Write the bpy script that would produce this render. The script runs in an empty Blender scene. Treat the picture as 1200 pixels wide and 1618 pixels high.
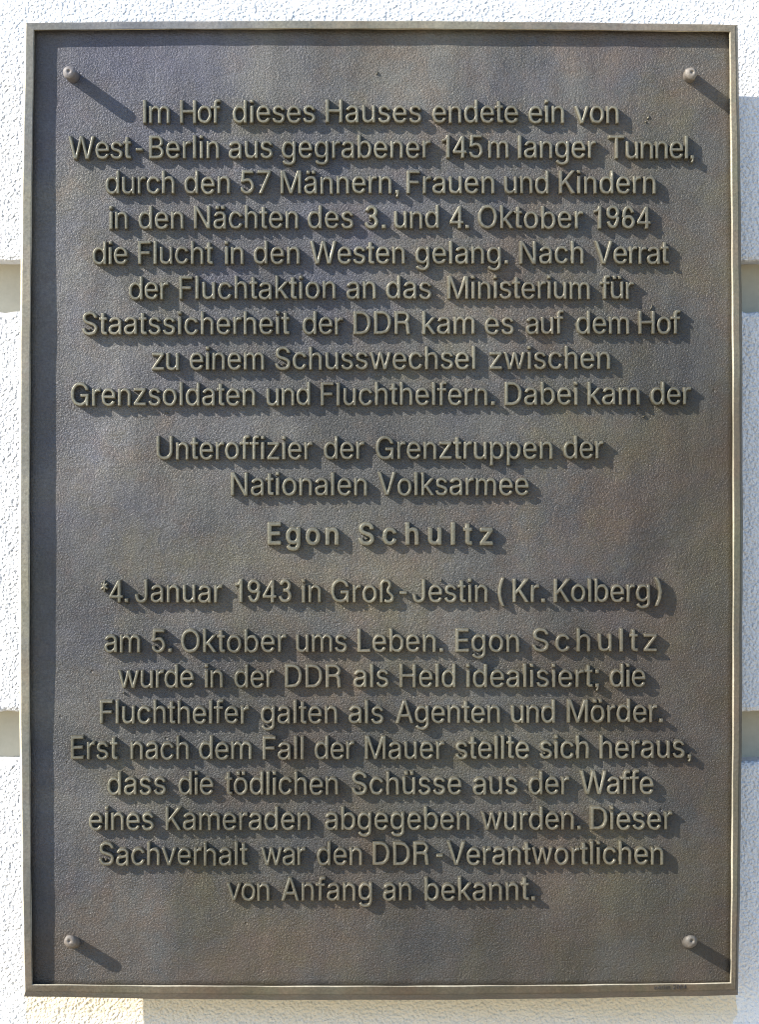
import bpy, math, random, json
import numpy as np
from mathutils import Vector, Matrix
from mathutils.geometry import delaunay_2d_cdt

# ------------------------------------------------------------------ scene, camera, sky, sun
K = 0.0005                      # metres per plaque unit (one unit = one pixel of the 1200x1618 photograph)
D = 4000.0                      # camera distance from the plaque, in units
TILT = math.radians(0.74)       # the plaque leans: its top is nearer the wall
CZ = 1.75                       # height of the picture centre above the pavement

sc = bpy.context.scene
COL = sc.collection
ROOT_M = Matrix.Translation((0, 0, CZ)) @ Matrix.Rotation(math.radians(90) - TILT, 4, 'X')
ROOT_R = ROOT_M.to_3x3()

cam = bpy.data.cameras.new('camera')
cam.sensor_fit = 'VERTICAL'
cam.sensor_height = 36.0
cam.lens = 36.0 * D / 1618.0
cam.clip_start = 0.05
cam.clip_end = 500
cam_o = bpy.data.objects.new('camera', cam)
COL.objects.link(cam_o)
cam_o.matrix_world = ROOT_M @ Matrix.Translation((0, 0, D * K))
sc.camera = cam_o

# light travels (+SX right, -SY down) per unit of depth, in the plaque's own frame
SX, SY = 1.81, 1.25
to_sun = (ROOT_R @ Vector((-SX, SY, 1.0))).normalized()
elev = math.asin(to_sun.z)
azim = math.atan2(to_sun.x, to_sun.y)

world = bpy.data.worlds.new('World')
sc.world = world
world.use_nodes = True
wn = world.node_tree
wn.nodes.clear()
sky = wn.nodes.new('ShaderNodeTexSky')
sky.sky_type = 'NISHITA'
sky.sun_disc = False
sky.sun_elevation = elev
sky.sun_rotation = azim
sky.altitude = 50
sky.air_density = 0.9
sky.dust_density = 0.25
sky.ozone_density = 3.5
bg = wn.nodes.new('ShaderNodeBackground')
bg.inputs['Strength'].default_value = 0.137
wo = wn.nodes.new('ShaderNodeOutputWorld')
wn.links.new(sky.outputs[0], bg.inputs[0])
wn.links.new(bg.outputs[0], wo.inputs[0])

sun = bpy.data.lights.new('sun', 'SUN')
sun.energy = 4.0
sun.angle = math.radians(0.5)
sun.color = (1.0, 0.945, 0.85)
sun_o = bpy.data.objects.new('sun', sun)
COL.objects.link(sun_o)
sun_o.rotation_euler = to_sun.to_track_quat('Z', 'Y').to_euler()
sun_o.location = to_sun * 20

sc.view_settings.view_transform = 'Standard'
sc.view_settings.look = 'None'
sc.view_settings.gamma = 1.0
sc.view_settings.exposure = 1.43
sc.view_settings.use_curve_mapping = False
sc.render.engine = 'CYCLES'
sc.cycles.use_denoising = True
sc.cycles.filter_width = 1.1
random.seed(7)
RNG = np.random.default_rng(7)

# ------------------------------------------------------------------ helpers
def link(name, mesh, parent=None, mats=()):
    o = bpy.data.objects.new(name, mesh)
    COL.objects.link(o)
    if parent is not None:
        o.parent = parent
    for m in mats:
        mesh.materials.append(m)
    return o

def tag(o, **kw):
    for k, v in kw.items():
        o[k] = v
    return o

def mesh_of(name, verts, faces, smooth=False):
    me = bpy.data.meshes.new(name)
    me.from_pydata([tuple(map(float, v)) for v in verts], [], [tuple(map(int, f)) for f in faces])
    me.validate()
    me.update()
    if smooth:
        me.polygons.foreach_set('use_smooth', [True] * len(me.polygons))
    return me

def P(px, py, z=0.0):
    """photograph position of something standing z units proud of the plate -> plaque frame, metres"""
    f = (D - z) / D
    return ((px - 600.0) * f * K, (809.0 - py) * f * K, z * K)

class Nodes:
    def __init__(self, name):
        self.m = bpy.data.materials.new(name)
        self.m.use_nodes = True
        self.t = self.m.node_tree
        self.t.nodes.clear()
        self.out = self.n('ShaderNodeOutputMaterial')
        self.b = self.n('ShaderNodeBsdfPrincipled')
        self.l(self.b.outputs[0], self.out.inputs[0])
        tc = self.n('ShaderNodeTexCoord')
        self.co = tc.outputs['Object']
    def n(self, t):
        return self.t.nodes.new(t)
    def l(self, a, b):
        self.t.links.new(a, b)
    def noise(self, scale, detail=3, rough=0.5, dist=0.0, stretch=None, rot=0.0, offset=0.0):
        n = self.n('ShaderNodeTexNoise')
        n.inputs['Scale'].default_value = scale
        n.inputs['Detail'].default_value = detail
        n.inputs['Roughness'].default_value = rough
        n.inputs['Distortion'].default_value = dist
        co = self.co
        if stretch or rot or offset:
            mp = self.n('ShaderNodeMapping')
            mp.inputs['Rotation'].default_value = (0, 0, rot)
            mp.inputs['Location'].default_value = (offset, offset * .7, 0)
            if stretch:
                mp.inputs['Scale'].default_value = stretch
            self.l(co, mp.inputs[0])
            co = mp.outputs[0]
        self.l(co, n.inputs['Vector'])
        return n.outputs['Fac']
    def ramp(self, fac, stops):
        r = self.n('ShaderNodeValToRGB')
        e = r.color_ramp.elements
        while len(e) < len(stops):
            e.new(0.5)
        for i, (p, c) in enumerate(stops):
            e[i].position = p
            e[i].color = (c[0], c[1], c[2], 1) if isinstance(c, (tuple, list)) else (c, c, c, 1)
        self.l(fac, r.inputs[0])
        return r.outputs[0]
    def mix(self, fac, a, b, mode='MIX'):
        n = self.n('ShaderNodeMix')
        n.data_type = 'RGBA'
        n.blend_type = mode
        for s, v in ((n.inputs[0], fac), (n.inputs[6], a), (n.inputs[7], b)):
            if hasattr(v, 'links'):
                self.l(v, s)
            elif isinstance(v, (tuple, list)):
                s.default_value = (v[0], v[1], v[2], 1)
            else:
                s.default_value = v
        return n.outputs[2]
    def math(self, op, a, b=None, c=None):
        n = self.n('ShaderNodeMath')
        n.operation = op
        for i, v in enumerate((a, b, c)):
            if v is None:
                continue
            if hasattr(v, 'links'):
                self.l(v, n.inputs[i])
            else:
                n.inputs[i].default_value = v
        return n.outputs[0]
    def bump(self, h, dist, strength=1.0, normal=None):
        n = self.n('ShaderNodeBump')
        n.inputs['Strength'].default_value = strength
        n.inputs['Distance'].default_value = dist
        self.l(h, n.inputs['Height'])
        if normal is not None:
            self.l(normal, n.inputs['Normal'])
        self.l(n.outputs[0], self.b.inputs['Normal'])
        return n.outputs[0]

# ------------------------------------------------------------------ materials
def bronze(name, dark, light, patch1, patch2, metallic, rough, grain, amount=1.0):
    N = Nodes(name)
    broad = N.noise(3.2, 5, 0.6, 0.5)
    mid = N.noise(14, 6, 0.7, 0.3, offset=3.1)
    c = N.ramp(N.math('ADD', N.math('MULTIPLY', broad, 0.55), N.math('MULTIPLY', mid, 0.45)), [(0.38, dark), (0.60, light)])
    sep = N.n('ShaderNodeSeparateXYZ')
    N.l(N.co, sep.inputs[0])
    # the patina turns browner towards the right and the foot of the plaque; also steers the painted sky reflection
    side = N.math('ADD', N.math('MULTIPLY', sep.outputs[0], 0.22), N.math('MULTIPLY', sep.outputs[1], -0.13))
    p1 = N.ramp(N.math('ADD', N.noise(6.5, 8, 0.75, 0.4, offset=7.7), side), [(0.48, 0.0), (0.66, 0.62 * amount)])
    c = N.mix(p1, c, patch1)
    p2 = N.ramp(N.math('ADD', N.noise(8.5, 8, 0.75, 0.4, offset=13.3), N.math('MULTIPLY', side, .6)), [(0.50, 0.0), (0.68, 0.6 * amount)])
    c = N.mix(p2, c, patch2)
    p3 = N.ramp(N.noise(38, 5, 0.7, offset=21.0), [(0.50, 0.0), (0.70, 0.35 * amount)])
    c = N.mix(p3, c, tuple(v * 0.8 for v in patch1))
    # blue sky reflection painted in towards the upper left
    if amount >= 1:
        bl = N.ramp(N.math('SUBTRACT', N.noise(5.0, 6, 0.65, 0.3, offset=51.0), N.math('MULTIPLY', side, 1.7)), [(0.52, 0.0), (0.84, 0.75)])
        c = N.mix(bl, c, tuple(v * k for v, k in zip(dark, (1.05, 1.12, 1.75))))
    # irregular patina clouds; weaker sky reflection painted darker towards right and foot
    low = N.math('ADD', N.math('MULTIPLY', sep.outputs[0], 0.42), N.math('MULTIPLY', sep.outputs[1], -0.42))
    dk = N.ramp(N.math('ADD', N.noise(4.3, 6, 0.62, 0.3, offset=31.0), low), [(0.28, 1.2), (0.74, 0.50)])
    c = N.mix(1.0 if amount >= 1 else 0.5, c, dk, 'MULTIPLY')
    # faint vertical run-off streaks
    st = N.ramp(N.noise(30, 4, 0.6, stretch=(1.0, 0.12, 1.0), offset=41.0), [(0.42, 0.86), (0.66, 1.1)])
    c = N.mix(1.0, c, st, 'MULTIPLY')
    f = N.ramp(N.noise(500, 3, 0.7, offset=1.7), [(0.3, 0.74), (0.7, 1.26)])
    c = N.mix(1.0, c, f, 'MULTIPLY')
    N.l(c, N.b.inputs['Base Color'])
    N.b.inputs['Metallic'].default_value = metallic
    N.l(N.ramp(mid, [(0.3, rough - 0.06), (0.7, rough + 0.08)]), N.b.inputs['Roughness'])
    if grain:
        h1 = N.noise(1050, 2, 0.6, 0.2)
        h2 = N.noise(560, 2, 0.5, 0.3, offset=2.0)
        h3 = N.noise(60, 3, 0.5, 0.0, offset=5.0)
        # scattered casting pits
        v = N.n('ShaderNodeTexVoronoi')
        v.inputs['Scale'].default_value = 55
        N.l(N.co, v.inputs['Vector'])
        pit = N.ramp(v.outputs['Distance'], [(0.03, 0.0), (0.075, 1.0)])
        sel = N.ramp(v.outputs['Color'], [(0.35, 0.0), (0.36, 1.0)])
        pit = N.math('MAXIMUM', pit, sel)
        h = N.math('ADD', N.math('MULTIPLY', h1, 0.9), N.math('MULTIPLY', h2, 0.8))
        h = N.math('ADD', h, N.math('MULTIPLY', h3, 1.2))
        h = N.math('ADD', h, N.math('MULTIPLY', pit, 0.9))
        N.bump(h, grain, 1.0)
    else:
        h1 = N.noise(420, 3, 0.6)
        h3 = N.noise(45, 2, 0.5, offset=5.0)
        N.bump(N.math('ADD', h1, N.math('MULTIPLY', h3, 1.5)), 0.00025, 1.0)
    return N.m

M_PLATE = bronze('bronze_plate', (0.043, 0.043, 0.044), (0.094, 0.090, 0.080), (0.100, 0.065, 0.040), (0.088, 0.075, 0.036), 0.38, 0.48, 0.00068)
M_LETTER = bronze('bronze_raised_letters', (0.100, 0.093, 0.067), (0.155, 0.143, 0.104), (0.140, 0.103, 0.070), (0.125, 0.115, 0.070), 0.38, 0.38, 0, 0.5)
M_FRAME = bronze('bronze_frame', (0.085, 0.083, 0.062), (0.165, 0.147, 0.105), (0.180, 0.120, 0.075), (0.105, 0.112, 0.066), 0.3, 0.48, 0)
M_EDGE = bronze('pale_frame_edge', (0.46, 0.42, 0.31), (0.72, 0.66, 0.51), (0.62, 0.52, 0.37), (0.52, 0.50, 0.36), 0.30, 0.36, 0, 0.4)  # lighter tone for the inner rim and the outer left edge
M_BOLT = bronze('weathered_bolt_metal', (0.10, 0.09, 0.075), (0.23, 0.21, 0.18), (0.20, 0.15, 0.12), (0.15, 0.14, 0.11), 0.12, 0.6, 0)
M_INK = bronze('dark_engraving', (0.03, 0.03, 0.025), (0.05, 0.045, 0.04), (0.04, 0.03, 0.03), (0.04, 0.04, 0.03), 0.1, 0.7, 0)

def plaster(name, rough_scale, depth, tint=(0.80, 0.79, 0.76), dirt=0.0, bounce_tint=False):
    N = Nodes(name)
    c = N.ramp(N.noise(4.0, 4, 0.6), [(0.3, tuple(v * 0.95 for v in tint)), (0.7, tint)])
    f = N.ramp(N.noise(rough_scale * 1.2, 3, 0.6, offset=4.0), [(0.3, 0.93), (0.6, 1.0)])
    c = N.mix(1.0, c, f, 'MULTIPLY')
    if dirt:
        d = N.ramp(N.noise(9, 4, 0.6, 0.5, stretch=(1, 1, 0.35)), [(0.45, 0.0), (0.75, dirt)])
        c = N.mix(d, c, (0.42, 0.38, 0.28))
    # soft greyish weathering
    w = N.ramp(N.noise(14, 6, 0.7, 0.5, stretch=(1, 1, 0.5), offset=9.0), [(0.45, 0.0), (0.75, 0.22)])
    c = N.mix(w, c, tuple(v * 0.72 for v in tint))
    if bounce_tint:
        # warm bounce light painted as a streaky tan band just under the plaque
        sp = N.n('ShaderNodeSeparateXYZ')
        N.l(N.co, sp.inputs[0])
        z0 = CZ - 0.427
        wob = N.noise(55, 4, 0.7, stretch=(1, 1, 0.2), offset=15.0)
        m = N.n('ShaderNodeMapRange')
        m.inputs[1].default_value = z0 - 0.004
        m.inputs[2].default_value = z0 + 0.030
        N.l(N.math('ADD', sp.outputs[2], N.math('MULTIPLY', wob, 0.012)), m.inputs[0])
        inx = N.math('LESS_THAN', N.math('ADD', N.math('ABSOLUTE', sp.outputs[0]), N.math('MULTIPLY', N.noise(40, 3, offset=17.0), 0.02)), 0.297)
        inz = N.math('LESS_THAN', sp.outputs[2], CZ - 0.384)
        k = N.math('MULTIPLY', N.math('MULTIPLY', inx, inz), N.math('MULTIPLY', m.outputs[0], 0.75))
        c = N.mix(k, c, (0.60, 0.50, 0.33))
    N.l(c, N.b.inputs['Base Color'])
    N.b.inputs['Roughness'].default_value = 0.9
    N.b.inputs['Specular IOR Level'].default_value = 0.2
    v = N.n('ShaderNodeTexVoronoi')
    v.feature = 'SMOOTH_F1'
    v.inputs['Smoothness'].default_value = 0.7
    v.inputs['Scale'].default_value = rough_scale * 0.8
    N.l(N.co, v.inputs['Vector'])
    h = N.math('ADD', N.math('MULTIPLY', N.noise(rough_scale, 1, 0.4), 0.8), N.math('MULTIPLY', v.outputs['Distance'], -0.35))
    h = N.math('ADD', h, N.math('MULTIPLY', N.noise(rough_scale * 0.25, 2, 0.5, offset=3.3), 0.7))
    N.bump(h, depth, 1.0)
    return N.m

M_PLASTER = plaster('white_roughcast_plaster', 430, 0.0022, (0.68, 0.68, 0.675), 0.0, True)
M_GROOVE = plaster('smooth_joint_plaster', 160, 0.0003, (0.53, 0.48, 0.37), 0.6)

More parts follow.
